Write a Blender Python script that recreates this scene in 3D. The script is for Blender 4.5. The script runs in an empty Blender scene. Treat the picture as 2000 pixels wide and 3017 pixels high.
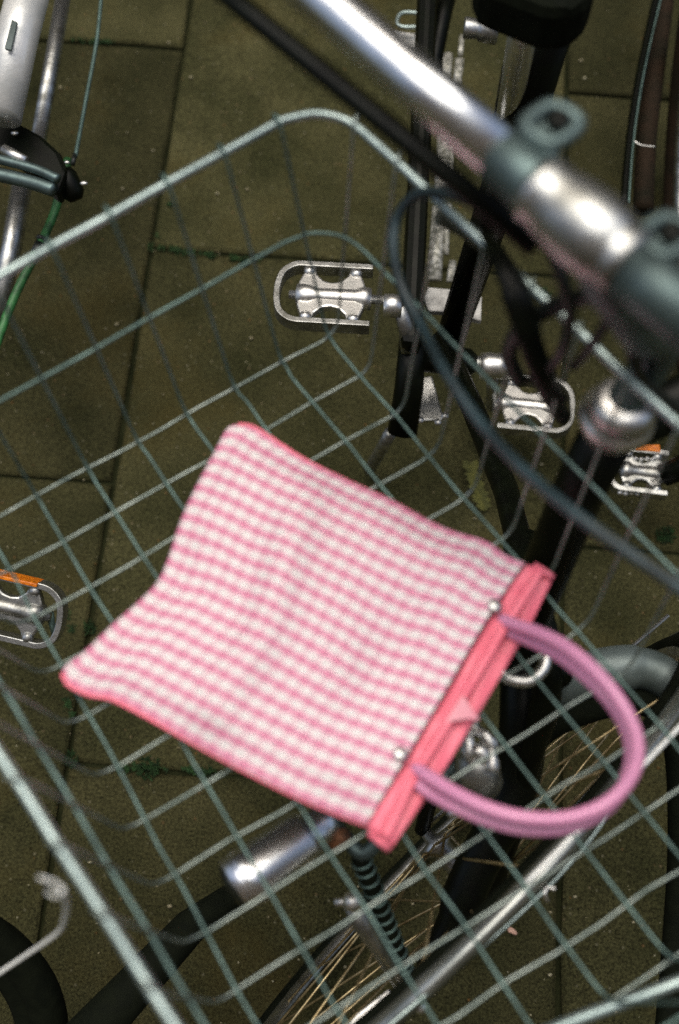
import bpy, bmesh, math, random
from mathutils import Vector, Matrix
random.seed(7)
S = bpy.context.scene
C = S.collection

# ------------------------------------------------------------------ camera
H, TH, F = 1.6, math.radians(22), 3500.0
cam_d = bpy.data.cameras.new('camera'); cam = bpy.data.objects.new('camera', cam_d); C.objects.link(cam)
cam.location = (0, 0, H); cam.rotation_euler = (TH, 0, 0)
cam_d.sensor_fit = 'VERTICAL'; cam_d.sensor_height = 36; cam_d.sensor_width = 36
cam_d.lens = F/3017*36; cam_d.clip_start = 0.02; cam_d.clip_end = 2000
cam_d.dof.use_dof = True; cam_d.dof.focus_distance = 1.28; cam_d.dof.aperture_fstop = 3.0
cam_d.dof.aperture_blades = 7
S.camera = cam
# ------------------------------------------------------------------ world, sun, exposure
SUN_EL, SUN_AZ = math.radians(74), math.radians(-18)
W = bpy.data.worlds.new('World'); S.world = W; W.use_nodes = True
nt = W.node_tree; nt.nodes.clear()
sky = nt.nodes.new('ShaderNodeTexSky'); sky.sky_type = 'NISHITA'; sky.sun_disc = False
sky.sun_elevation = SUN_EL; sky.sun_rotation = SUN_AZ; sky.dust_density = 5.0; sky.air_density = 1.0
bg = nt.nodes.new('ShaderNodeBackground'); bg.inputs['Strength'].default_value = 0.075
wo = nt.nodes.new('ShaderNodeOutputWorld')
nt.links.new(sky.outputs[0], bg.inputs[0]); nt.links.new(bg.outputs[0], wo.inputs[0])
sd = bpy.data.lights.new('sun', 'SUN'); sd.energy = 1.5; sd.angle = math.radians(70); sd.color = (1, .96, .83)
so = bpy.data.objects.new('sun', sd); C.objects.link(so)
dv = Vector((math.sin(SUN_AZ)*math.cos(SUN_EL), math.cos(SUN_AZ)*math.cos(SUN_EL), math.sin(SUN_EL)))
so.rotation_euler = dv.to_track_quat('Z', 'Y').to_euler()
S.view_settings.view_transform = 'Standard'; S.view_settings.look = 'None'
S.view_settings.exposure = 0.95; S.view_settings.gamma = 1; S.view_settings.use_curve_mapping = False
S.render.engine = 'CYCLES'
S.cycles.use_denoising = False

# ------------------------------------------------------------------ helpers
def P(px, py, z):
    """a point of the place: seen at (px, py) of the 2000x3017 photograph, z metres above the paving"""
    x = (px-1000)/F; y = -(py-1508.5)/F
    d = Vector((x, y*math.cos(TH)+math.sin(TH), y*math.sin(TH)-math.cos(TH)))
    return Vector((0, 0, H)) + d*((z-H)/d.z)

def mat(name, col, rough=.5, metal=0, noise=0, nscale=60, bump=0, bscale=200, col2=None, spec=.5, coat=0):
    m = bpy.data.materials.new(name); m.use_nodes = True
    n = m.node_tree.nodes; l = m.node_tree.links; b = n['Principled BSDF']
    b.inputs['Roughness'].default_value = rough; b.inputs['Metallic'].default_value = metal
    b.inputs['Specular IOR Level'].default_value = spec; b.inputs['Coat Weight'].default_value = coat
    tc = n.new('ShaderNodeTexCoord')
    if noise:
        t = n.new('ShaderNodeTexNoise'); t.inputs['Scale'].default_value = nscale; t.inputs['Detail'].default_value = 6
        l.new(tc.outputs['Object'], t.inputs['Vector'])
        r = n.new('ShaderNodeValToRGB'); c2 = col2 or tuple(c*.45 for c in col)
        r.color_ramp.elements[0].position = .5-.25*noise; r.color_ramp.elements[0].color = (*c2, 1)
        r.color_ramp.elements[1].position = .62; r.color_ramp.elements[1].color = (*col, 1)
        l.new(t.outputs['Fac'], r.inputs[0]); l.new(r.outputs[0], b.inputs['Base Color'])
        mr = n.new('ShaderNodeMapRange'); mr.inputs['To Min'].default_value = min(1, rough+.2); mr.inputs['To Max'].default_value = max(.03, rough-.05)
        l.new(t.outputs['Fac'], mr.inputs[0]); l.new(mr.outputs[0], b.inputs['Roughness'])
    else:
        b.inputs['Base Color'].default_value = (*col, 1)
    if bump:
        t2 = n.new('ShaderNodeTexNoise'); t2.inputs['Scale'].default_value = bscale; t2.inputs['Detail'].default_value = 4
        l.new(tc.outputs['Object'], t2.inputs['Vector'])
        bp = n.new('ShaderNodeBump'); bp.inputs['Strength'].default_value = bump; bp.inputs['Distance'].default_value = .001
        l.new(t2.outputs['Fac'], bp.inputs['Height']); l.new(bp.outputs[0], b.inputs['Normal'])
    return m

M = dict(
 chrome=mat('chrome', (.84, .85, .86), .22, 1, .3, 60, .1, 300, (.66, .68, .7)),
 bright=mat('bright alloy', (.90, .89, .86), .33, 1, .4, 90, .15, 400, (.6, .6, .58)),
 alloy=mat('worn alloy', (.55, .56, .55), .34, 1, .8, 60, .3, 300, (.22, .22, .2)),
 clampgrey=mat('grey forged alloy', (.13, .185, .185), .42, .8, .8, 40, .3, 200, (.08, .11, .11)),
 zinc=mat('zinc coated wire', (.15, .235, .215), .4, .65, .9, 45, .3, 500, (.07, .115, .105)),  # darker zinc; the basket's cross wires have their shade in this colour
 zinclit=mat('lit zinc wire', (.37, .43, .40), .36, .8, .9, 45, .3, 500, (.13, .18, .165)),  # same zinc made paler: light on the lengthwise basket wires, put into colour
 zincrim=mat('zinc coated rim', (.42, .52, .51), .33, .8, .9, 35, .3, 500, (.22, .29, .29)),
 black=mat('black paint', (.003, .0045, .002), .35, 0, .4, 50, 0, 1, None, .18, 0),
 rubber=mat('black rubber', (.0035, .005, .0025), .75, 0, .7, 80, .5, 400, (.006, .008, .004), .1),
 cable=mat('cable sleeve', (.020, .036, .040), .42, 0, .3, 60, 0, 1, None, .5),
 darkcable=mat('black cable sleeve', (.010, .013, .011), .45),
 bluegrey=mat('blue grey cable sleeve', (.028, .055, .065), .38, 0, .3, 30, 0, 1, None, .5),
 silver=mat('silver paint', (.80, .80, .78), .3, .35, .5, 25, .2, 200, (.58, .60, .60)),
 mudguard=mat('dull mudguard', (.16, .2, .2), .4, .4, .9, 18, .4, 90, (.05, .07, .065)),
 steelguard=mat('steel mudguard', (.50, .52, .50), .28, .85, .7, 20, .3, 90, (.22, .24, .22)),
 white=mat('white wire coating', (.86, .88, .86), .35, .1),
 plate=mat('white reflective plate', (.62, .62, .6), .5, 0, .5, 60),
 whitestay=mat('whitish painted stay', (.62, .61, .55), .4, .3, .35, 140, .3, 300, (.22, .22, .18)),
 green=mat('green cable', (.035, .17, .045), .45, 0, .3, 60),
 orange=mat('orange reflector', (.75, .22, .01), .25, 0, .4, 220, .6, 500, (.5, .12, .004)),
 rust=mat('rusty bolt', (.24, .10, .045), .6, .3, .9, 120, .6, 300, (.06, .035, .02)),
 spoke=mat('rusty spoke', (.62, .50, .28), .32, .8, .7, 60, 0, 1, (.26, .19, .09)),
 brownwall=mat('brown tyre wall', (.026, .016, .009), .7, 0, .9, 30, .3, 200, (.012, .011, .006), .15),
 pinktrim=mat('pink bag trim', (.86, .205, .28), .42, 0, .5, 45, .35, 160, (.82, .165, .24), .4),
 lining=mat('pale pink lining', (.80, .36, .42), .5, 0, .3, 60, .3, 200, (.7, .28, .35)),
 mauve=mat('mauve plastic tube', (.63, .27, .44), .28, 0, .4, 50, .1, 150, (.58, .24, .41), .5),
 mauvedark=mat('mauve cable sleeve', (.20, .09, .12), .5),
 headlens=mat('dark lamp glass', (.01, .012, .01), .15),
 moss=mat('moss', (.016, .055, .010), .9, 0, .8, 90, 0, 1, (.010, .028, .006)),
 weed=mat('yellow green weed leaf', (.10, .10, .015), .7, 0, .6, 90, 0, 1, (.05, .055, .01)),
 grit=mat('pale grit', (.38, .36, .24), .8, 0, .8, 400, 0, 1, (.16, .12, .06)),
 scrap=mat('pinkish scrap', (.55, .34, .26), .7),
)

def nd(m, t, **kw):
    n = m.node_tree.nodes.new(t)
    for k, v in kw.items(): setattr(n, k, v)
    return n

def slab_mat():
    m = bpy.data.materials.new('concrete slab'); m.use_nodes = True
    n = m.node_tree.nodes; l = m.node_tree.links; b = n['Principled BSDF']
    tc = nd(m, 'ShaderNodeTexCoord'); oi = nd(m, 'ShaderNodeObjectInfo')
    a = nd(m, 'ShaderNodeTexNoise'); a.inputs['Scale'].default_value = 7; a.inputs['Detail'].default_value = 5
    l.new(tc.outputs['Object'], a.inputs['Vector'])
    r = nd(m, 'ShaderNodeValToRGB'); e = r.color_ramp.elements
    e[0].position = .3; e[0].color = (.0200, .0215, .0083, 1); e[1].position = .70; e[1].color = (.058, .0545, .0240, 1)
    l.new(a.outputs['Fac'], r.inputs[0])
    # sandy grain
    f = nd(m, 'ShaderNodeTexNoise'); f.inputs['Scale'].default_value = 330; f.inputs['Detail'].default_value = 3
    l.new(tc.outputs['Object'], f.inputs['Vector'])
    fr = nd(m, 'ShaderNodeMapRange'); fr.inputs['From Min'].default_value = .3; fr.inputs['From Max'].default_value = .7
    fr.inputs['To Min'].default_value = .3; fr.inputs['To Max'].default_value = 1.75
    l.new(f.outputs['Fac'], fr.inputs[0])
    mx = nd(m, 'ShaderNodeMix', data_type='RGBA', blend_type='MULTIPLY'); mx.inputs[0].default_value = 1
    l.new(r.outputs[0], mx.inputs[6]); l.new(fr.outputs[0], mx.inputs[7])
    # dark and ochre stains
    s = nd(m, 'ShaderNodeTexNoise'); s.inputs['Scale'].default_value = 3.1; s.inputs['Detail'].default_value = 8; s.inputs['Roughness'].default_value = .65
    l.new(tc.outputs['Object'], s.inputs['Vector'])
    sr = nd(m, 'ShaderNodeMapRange'); sr.inputs['From Min'].default_value = .52; sr.inputs['From Max'].default_value = .72; sr.inputs['To Max'].default_value = .7
    l.new(s.outputs['Fac'], sr.inputs[0])
    m2 = nd(m, 'ShaderNodeMix', data_type='RGBA', blend_type='MIX'); m2.inputs[7].default_value = (.048, .036, .009, 1)
    l.new(sr.outputs[0], m2.inputs[0]); l.new(mx.outputs[2], m2.inputs[6])
    # pale and rusty aggregate grains
    v = nd(m, 'ShaderNodeTexVoronoi'); v.inputs['Scale'].default_value = 120; v.inputs['Randomness'].default_value = 1
    l.new(tc.outputs['Object'], v.inputs['Vector'])
    vd = nd(m, 'ShaderNodeMapRange'); vd.inputs['From Min'].default_value = .16; vd.inputs['From Max'].default_value = .30; vd.inputs['To Min'].default_value = 1; vd.inputs['To Max'].default_value = 0
    l.new(v.outputs['Distance'], vd.inputs[0])
    sp = nd(m, 'ShaderNodeSeparateColor'); l.new(v.outputs['Color'], sp.inputs[0])
    g = nd(m, 'ShaderNodeMath', operation='GREATER_THAN'); g.inputs[1].default_value = .86; l.new(sp.outputs[0], g.inputs[0])
    mm = nd(m, 'ShaderNodeMath', operation='MULTIPLY'); l.new(g.outputs[0], mm.inputs[0]); l.new(vd.outputs[0], mm.inputs[1])
    m8 = nd(m, 'ShaderNodeMath', operation='MULTIPLY'); m8.inputs[1].default_value = .6; l.new(mm.outputs[0], m8.inputs[0])
    gc = nd(m, 'ShaderNodeValToRGB'); ge = gc.color_ramp.elements
    ge[0].color = (.09, .09, .05, 1); ge[1].color = (.15, .07, .02, 1); ge.new(.6).color = (.17, .16, .10, 1)
    l.new(sp.outputs[1], gc.inputs[0])
    m3 = nd(m, 'ShaderNodeMix', data_type='RGBA'); l.new(m8.outputs[0], m3.inputs[0]); l.new(m2.outputs[2], m3.inputs[6]); l.new(gc.outputs[0], m3.inputs[7])
    # tone of each slab
    tr = nd(m, 'ShaderNodeMapRange'); tr.inputs['To Min'].default_value = .76; tr.inputs['To Max'].default_value = 1.25
    l.new(oi.outputs['Random'], tr.inputs[0])
    m4 = nd(m, 'ShaderNodeMix', data_type='RGBA', blend_type='MULTIPLY'); m4.inputs[0].default_value = 1
    l.new(m3.outputs[2], m4.inputs[6]); l.new(tr.outputs[0], m4.inputs[7])
    l.new(m4.outputs[2], b.inputs['Base Color'])
    b.inputs['Roughness'].default_value = .9; b.inputs['Specular IOR Level'].default_value = .08
    ad = nd(m, 'ShaderNodeMath', operation='ADD'); l.new(f.outputs['Fac'], ad.inputs[0]); l.new(mm.outputs[0], ad.inputs[1])
    bp = nd(m, 'ShaderNodeBump'); bp.inputs['Strength'].default_value = .7; bp.inputs['Distance'].default_value = .0018
    l.new(ad.outputs[0], bp.inputs['Height']); l.new(bp.outputs[0], b.inputs['Normal'])
    return m
M['slab'] = slab_mat()
M['ground'] = mat('dark joint earth', (.019, .021, .009), .95, 0, .8, 40, .6, 200, (.010, .012, .005), .05)

NU, NV = 20.0, 19.5      # checks of the cloth along and across the bag
def gingham_mat():
    m = bpy.data.materials.new('pink gingham oilcloth'); m.use_nodes = True
    n = m.node_tree.nodes; l = m.node_tree.links; b = n['Principled BSDF']
    uv = nd(m, 'ShaderNodeUVMap', uv_map='UVMap'); sx = nd(m, 'ShaderNodeSeparateXYZ')
    tc = nd(m, 'ShaderNodeTexCoord'); wn = nd(m, 'ShaderNodeTexNoise'); wn.inputs['Scale'].default_value = 22
    l.new(tc.outputs['Object'], wn.inputs['Vector'])
    wm = nd(m, 'ShaderNodeMapRange'); wm.inputs['To Min'].default_value = -.008; wm.inputs['To Max'].default_value = .008
    l.new(wn.outputs['Fac'], wm.inputs[0])
    va = nd(m, 'ShaderNodeVectorMath', operation='ADD'); l.new(uv.outputs[0], va.inputs[0]); l.new(wm.outputs[0], va.inputs[1])
    l.new(va.outputs[0], sx.inputs[0])
    def stripe(sock, cnt, lo, hi):
        k = nd(m, 'ShaderNodeMath', operation='MULTIPLY'); k.inputs[1].default_value = cnt*2*math.pi; l.new(sock, k.inputs[0])
        s = nd(m, 'ShaderNodeMath', operation='SINE'); l.new(k.outputs[0], s.inputs[0])
        r = nd(m, 'ShaderNodeMapRange', interpolation_type='SMOOTHSTEP'); r.inputs['From Min'].default_value = lo; r.inputs['From Max'].default_value = hi
        l.new(s.outputs[0], r.inputs[0]); return r.outputs[0]
    a = stripe(sx.outputs['Y'], NV, -.45, .6)
    c = stripe(sx.outputs['X'], NU, -.5, .7)
    ca = nd(m, 'ShaderNodeMix', data_type='RGBA'); ca.inputs[6].default_value = (.74, .70, .70, 1); ca.inputs[7].default_value = (.70, .31, .43, 1)
    l.new(a, ca.inputs[0])
    cb = nd(m, 'ShaderNodeMix', data_type='RGBA'); cb.inputs[6].default_value = (.70, .47, .53, 1); cb.inputs[7].default_value = (.60, .155, .29, 1)
    l.new(a, cb.inputs[0])
    cm = nd(m, 'ShaderNodeMath', operation='MULTIPLY'); cm.inputs[1].default_value = .66; l.new(c, cm.inputs[0])
    mx = nd(m, 'ShaderNodeMix', data_type='RGBA'); l.new(cm.outputs[0], mx.inputs[0]); l.new(ca.outputs[2], mx.inputs[6]); l.new(cb.outputs[2], mx.inputs[7])
    l.new(mx.outputs[2], b.inputs['Base Color'])
    b.inputs['Roughness'].default_value = .30; b.inputs['Specular IOR Level'].default_value = .55
    # woven relief
    w1 = nd(m, 'ShaderNodeTexWave', bands_direction='X'); w1.inputs['Scale'].default_value = 60; l.new(uv.outputs[0], w1.inputs['Vector'])
    w2 = nd(m, 'ShaderNodeTexWave', bands_direction='Y'); w2.inputs['Scale'].default_value = 60; l.new(uv.outputs[0], w2.inputs['Vector'])
    ad = nd(m, 'ShaderNodeMath', operation='ADD'); l.new(w1.outputs['Fac'], ad.inputs[0]); l.new(w2.outputs['Fac'], ad.inputs[1])
    bp = nd(m, 'ShaderNodeBump'); bp.inputs['Strength'].default_value = .35; bp.inputs['Distance'].default_value = .0006
    l.new(ad.outputs[0], bp.inputs['Height']); l.new(bp.outputs[0], b.inputs['Normal'])
    return m
M['gingham'] = gingham_mat()

# ---- objects and things
def thing(name, label, cat, loc, group=None):
    o = bpy.data.objects.new(name, None); C.objects.link(o); o.location = loc
    o.empty_display_size = .05; o['label'] = label; o['category'] = cat
    if group: o['group'] = group
    return o
def base_of(o):
    v = Vector((0, 0, 0))
    while o is not None: v = v + o.location; o = o.parent
    return v
def obj(name, geo, m, parent=None, kind=None, smooth=True, bevel=0):
    """geo = (verts, faces) in world coordinates"""
    vs, fs = geo[:2]; off = base_of(parent)
    me = bpy.data.meshes.new(name); me.from_pydata([tuple(Vector(v)-off) for v in vs], [], fs); me.update()
    me.materials.append(M[m] if isinstance(m, str) else m)
    if smooth:
        for p in me.polygons: p.use_smooth = True
    o = bpy.data.objects.new(name, me); C.objects.link(o)
    if parent: o.parent = parent
    if kind: o['kind'] = kind
    if bevel:
        b = o.modifiers.new('bevel', 'BEVEL'); b.width = bevel; b.segments = 2; b.limit_method = 'ANGLE'
    return o
def tag(o, label, cat, group=None):
    o['label'] = label; o['category'] = cat
    if group: o['group'] = group
    return o
def join(*gs):
    V, Fc = [], []
    for g in gs:
        k = len(V); V += list(g[0]); Fc += [tuple(i+k for i in f) for f in g[1]]
    return V, Fc

def spline(pts, n=6, closed=False):
    pts = [Vector(p) for p in pts]; out = []; N = len(pts)
    rng = range(N if closed else N-1)
    for i in rng:
        if closed: p0, p1, p2, p3 = pts[i-1], pts[i], pts[(i+1) % N], pts[(i+2) % N]
        else: p0, p1, p2, p3 = pts[max(i-1, 0)], pts[i], pts[i+1], pts[min(i+2, N-1)]
        for k in range(n):
            t = k/n
            out.append(.5*((2*p1)+(p2-p0)*t+(2*p0-5*p1+4*p2-p3)*t*t+(3*p1-p0-3*p2+p3)*t**3))
    if not closed: out.append(pts[-1])
    return out
def tube(pts, r, seg=10, closed=False, flat=1.0, up=None, cap=True):
    """sweep; r a number or a list; flat squashes the section along the second axis"""
    pts = [Vector(p) for p in pts]; N = len(pts); V, Fc = [], []
    rs = r if isinstance(r, (list, tuple)) else [r]*N
    if len(rs) != N: rs = [rs[min(len(rs)-1, int(i*(len(rs)-1)/(N-1)+.5))] for i in range(N)]
    T = []
    for i in range(N):
        a = pts[i-1] if (i > 0 or closed) else pts[i]; b = pts[(i+1) % N] if (i < N-1 or closed) else pts[i]
        T.append((b-a).normalized())
    u = Vector(up) if up else (Vector((0, 0, 1)) if abs(T[0].z) < .9 else Vector((1, 0, 0)))
    for i in range(N):
        n = u - T[i]*u.dot(T[i])
        if n.length < 1e-5: n = T[i].orthogonal()
        n.normalize(); s = T[i].cross(n); u = Vector(up) if up else n
        for k in range(seg):
            a = 2*math.pi*k/seg
            V.append(pts[i]+(s*math.cos(a)+n*math.sin(a)*flat)*rs[i])
    for i in range(N if closed else N-1):
        for k in range(seg):
            a = i*seg+k; b = i*seg+(k+1) % seg; c = ((i+1) % N)*seg+(k+1) % seg; d = ((i+1) % N)*seg+k
            Fc.append((a, b, c, d))
    if cap and not closed:
        Fc.append(tuple(reversed(range(seg)))); Fc.append(tuple((N-1)*seg+k for k in range(seg)))
    return V, Fc
def lathe(a, b, prof, seg=28):
    """profile [(t along a-b, radius)]"""
    a, b = Vector(a), Vector(b); ax = (b-a); L = ax.length; ax.normalize(); s = ax.orthogonal().normalized(); n = ax.cross(s)
    V, Fc = [], []
    for t, r in prof:
        c = a+ax*L*t
        for k in range(seg):
            q = 2*math.pi*k/seg; V.append(c+(s*math.cos(q)+n*math.sin(q))*max(r, 1e-4))
    for i in range(len(prof)-1):
        for k in range(seg):
            Fc.append((i*seg+k, i*seg+(k+1) % seg, (i+1)*seg+(k+1) % seg, (i+1)*seg+k))
    Fc.append(tuple(reversed(range(seg)))); Fc.append(tuple((len(prof)-1)*seg+k for k in range(seg)))
    return V, Fc
def box(c, X, Y, Z):
    """centre and three half vectors"""
    c, X, Y, Z = map(Vector, (c, X, Y, Z))
    V = [c+X*i+Y*j+Z*k for i in (-1, 1) for j in (-1, 1) for k in (-1, 1)]
    return V, [(0, 1, 3, 2), (4, 6, 7, 5), (0, 4, 5, 1), (2, 3, 7, 6), (0, 2, 6, 4), (1, 5, 7, 3)]
def bar(a, b, w, h, up=(0, 0, 1)):
    a, b = Vector(a), Vector(b); d = b-a; u = Vector(up); s = d.cross(u).normalized(); n = s.cross(d).normalized()
    return box((a+b)/2, d/2, s*w/2, n*h/2)
def plate(poly, th, nrm=(0, 0, 1)):
    nrm = Vector(nrm).normalized()*th/2; n = len(poly)
    V = [Vector(p)+nrm for p in poly]+[Vector(p)-nrm for p in poly]
    return V, [tuple(range(n)), tuple(reversed(range(n, 2*n)))]+[(i, i+n, (i+1) % n+n, (i+1) % n) for i in range(n)]
def blob(c, r, sq=(1, 1, 1), seg=10):
    V, Fc = [], []
    c = Vector(c)
    for i in range(seg//2+1):
        ph = math.pi*i/(seg//2)
        for k in range(seg):
            q = 2*math.pi*k/seg
            V.append(c+Vector((math.sin(ph)*math.cos(q)*sq[0], math.sin(ph)*math.sin(q)*sq[1], math.cos(ph)*sq[2]))*r)
    for i in range(seg//2):
        for k in range(seg): Fc.append((i*seg+k, (i+1)*seg+k, (i+1)*seg+(k+1) % seg, i*seg+(k+1) % seg))
    return V, Fc

# ------------------------------------------------------------------ the paving
sheet = obj('ground', ([(-400, -400, -.0085), (400, -400, -.0085), (400, 400, -.0085), (-400, 400, -.0085)], [(0, 1, 2, 3)]), 'ground', kind='structure', smooth=False)
pav = bpy.data.objects.new('pavement', None); C.objects.link(pav); pav['kind'] = 'structure'
U = Vector((.997, -.078, 0)); Vv = Vector((.078, .997, 0)); SW, SL = .66, .82
bmb = bmesh.new()
def slab_mesh(seed):
    rd = random.Random(seed); g = .0032; w, l = SW/2-g, SL/2-g; n = 9
    ring = []
    for i in range(n): ring.append((-w+2*w*i/n, -l))
    for i in range(n): ring.append((w, -l+2*l*i/n))
    for i in range(n): ring.append((w-2*w*i/n, l))
    for i in range(n): ring.append((-w, l-2*l*i/n))
    rim = [(x+rd.uniform(-.0016, .0016), y+rd.uniform(-.0016, .0016)) for x, y in ring]
    V = [(x, y, -.03) for x, y in rim]+[(x, y, -.004) for x, y in rim]+[(x*.988, y*.990, rd.uniform(-.0012, 0)) for x, y in rim]
    N = len(ring); Fc = []
    for lv in (0, 1):
        for i in range(N): Fc.append((lv*N+i, lv*N+(i+1) % N, (lv+1)*N+(i+1) % N, (lv+1)*N+i))
    Fc.append(tuple(2*N+i for i in range(N)))
    me = bpy.data.meshes.new('slab'); me.from_pydata(V, [], Fc); me.update(); me.materials.append(M['slab']); return me
slabs = [slab_mesh(s) for s in range(5)]
off_col = {-2: .26, -1: .67, 0: .26, 1: .62, 2: .26}
ang = math.atan2(U.y, U.x)
for c in range(-8, 9):
    u0 = -.386+SW*(c+.5) if True else 0
    if c == 0: pass
    vo = .255 if c % 2 == 0 else .665
    if c == 1: vo = .62
    for r in range(-8, 9):
        v0 = vo+SL*(r+.5)
        o = bpy.data.objects.new('slab', slabs[(c*7+r*3) % 5]); C.objects.link(o); o.parent = pav
        o.location = U*u0+Vv*v0+Vector((0, 0, random.uniform(-.002, .002))); o.rotation_euler = (random.uniform(-.002, .002), random.uniform(-.002, .002), ang+(math.pi if (c+r) % 2 else 0))

# unseen brick houses, added on both sides to darken reflections in the chrome
def brick_mat():
    m = bpy.data.materials.new('brown brick'); m.use_nodes = True; l = m.node_tree.links; b = m.node_tree.nodes['Principled BSDF']
    tc = nd(m, 'ShaderNodeTexCoord'); mp = nd(m, 'ShaderNodeMapping'); mp.inputs['Rotation'].default_value = (math.pi/2, 0, 0)
    br_ = nd(m, 'ShaderNodeTexBrick'); br_.inputs['Scale'].default_value = 4.6; br_.inputs['Color1'].default_value = (.10, .065, .035, 1)
    br_.inputs['Color2'].default_value = (.15, .09, .05, 1); br_.inputs['Mortar'].default_value = (.17, .16, .13, 1)
    l.new(tc.outputs['Object'], mp.inputs[0]); l.new(mp.outputs[0], br_.inputs['Vector']); l.new(br_.outputs['Color'], b.inputs['Base Color'])
    b.inputs['Roughness'].default_value = .9; return m
M['brick'] = brick_mat(); M['pane'] = mat('window glass', (.03, .035, .035), .05, 0); M['frame'] = mat('white window frame', (.7, .7, .66), .5)
M['roof'] = mat('dark roof', (.05, .045, .04), .8)
for y0, sg, lab in ((6.5, 1, 'brown brick house added out of view ahead of the bicycles to darken reflections'), (-5.5, -1, 'brown brick house added out of view behind the camera to darken reflections')):
    hs = thing('added_house', lab, 'house', (0, y0, 0))
    obj('wall', box((0, y0+sg*4, 5.2), (13, 0, 0), (0, 4, 0), (0, 0, 5.2)), 'brick', hs, smooth=False)
    obj('roof', box((0, y0+sg*4, 10.6), (13.3, 0, 0), (0, 4.3, 0), (0, 0, .2)), 'roof', hs, smooth=False)
    for fl_ in range(3):
        for k in range(-4, 5):
            wf = obj('window', box((k*2.7, y0-sg*.03, 1.9+fl_*3.2), (.62, 0, 0), (0, .06, 0), (0, 0, .95)), 'frame', hs, smooth=False)
            obj('pane', box((k*2.7, y0-sg*.10, 1.9+fl_*3.2), (.54, 0, 0), (0, .012, 0), (0, 0, .87)), 'pane', wf, smooth=False)

# moss in the joints
def tuft(c, r, n, rd, hgt=.012):
    V, Fc = [], []
    for _ in range(n):
        a = rd.uniform(0, 6.28); d = r*rd.random()**.6; q = Vector(c)+Vector((math.cos(a)*d, math.sin(a)*d, 0))
        b = rd.uniform(0, 6.28); w = rd.uniform(.001, .0024); h = rd.uniform(.3, 1)*hgt; ln = Vector((math.cos(b), math.sin(b), 0))
        k = len(V); V += [q-ln*w, q+ln*w, q+Vector((-ln.y, ln.x, 0))*rd.uniform(.001, .007)+Vector((0, 0, h))]; Fc.append((k, k+1, k+2))
    return V, Fc
rd = random.Random(3); gs = []
def joint(p, q, dens, r=.006):
    p, q = P(*p, 0), P(*q, 0); n = int((q-p).length/.006*dens)
    for i in range(n):
        t = rd.random(); gs.append(tuft(p.lerp(q, t)+Vector((rd.uniform(-1, 1), rd.uniform(-1, 1), 0))*.003, r*rd.uniform(.4, 1.2), 10, rd, .006))
joint((215, 117), (330, 128), 1.2); joint((440, 728), (760, 772), .9); joint((200, 1780), (215, 1860), 1.2); joint((500, 600), (445, 725), .3)
joint((350, 2262), (620, 2272), .8, .005); joint((195, 2060), (215, 2120), 1.5)
for c, r, n in (((435, 2262), .016, 110), ((620, 2280), .008, 30), ((1960, 1578), .014, 100), ((720, 772), .007, 60), ((1600, 870), .012, 60), ((210, 2240), .01, 50), ((265, 1850), .009, 50)):
    gs.append(tuft(P(*c, 0), r, n, rd, .012))
obj('moss', join(*gs), 'moss', kind='stuff', smooth=False)['label'] = 'green moss in the joints of the paving'
# grit
gs = []
for _ in range(1300):
    x, y = rd.uniform(-.75, .75), rd.uniform(-.25, 2.0); s = rd.uniform(.0006, .0017)*(1.9 if rd.random() < .05 else 1)
    gs.append(blob((x, y, .0008), s, (1, rd.uniform(.5, 1), .5), 6))
for px, py in ((562, 228), (728, 557), (640, 570), (362, 556), (344, 955), (740, 996), (497, 125), (1712, 178), (1330, 1640), (1596, 1368), (1722, 230), (1810, 930), (1694, 2642), (1866, 2717), (1815, 2980), (1620, 2872), (265, 2540), (500, 2670)):
    gs.append(blob(P(px, py, .002), rd.uniform(.0022, .0036), (1, .7, .6), 8))
obj('grit', join(*gs), 'grit', kind='stuff')['label'] = 'pale grit scattered over the slabs'
V, Fc = [], []
a = P(1495, 2738, .003); b = P(1522, 2752, .003)
tag(obj('scrap', tube(spline([a, a.lerp(b, .4)+Vector((0, .001, .002)), b], 4), [.002, .004, .0035, .002], 7, flat=.5), 'scrap'), 'small pinkish scrap lying on the slab at lower right', 'litter')
# weed on the slabs near the dark bicycle
wd = thing('weed', 'small yellow green fern-like weed between the paving under the dark bicycle', 'weed', P(1400, 1440, 0))
st = [P(1385, 1368, .012), P(1400, 1420, .02), P(1425, 1500, .01)]
obj('stem', tube(spline(st, 6), .0012, 6), 'weed', wd)
gs = []; sp_ = spline(st, 14)
for i, p in enumerate(sp_):
    for sgn in (-1, 1):
        d = Vector((sgn*.9, .35, .25)).normalized(); L = .013*(.5+rd.random()*.8); w = Vector((0, .0022, 0))
        gs.append(([p-w, p+d*L*.6-w*1.6, p+d*L+Vector((0, 0, -.003)), p+d*L*.6+w*1.6, p+w], [(0, 1, 2, 3, 4)]))
obj('leaves', join(*gs), 'weed', wd, smooth=False)

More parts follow.
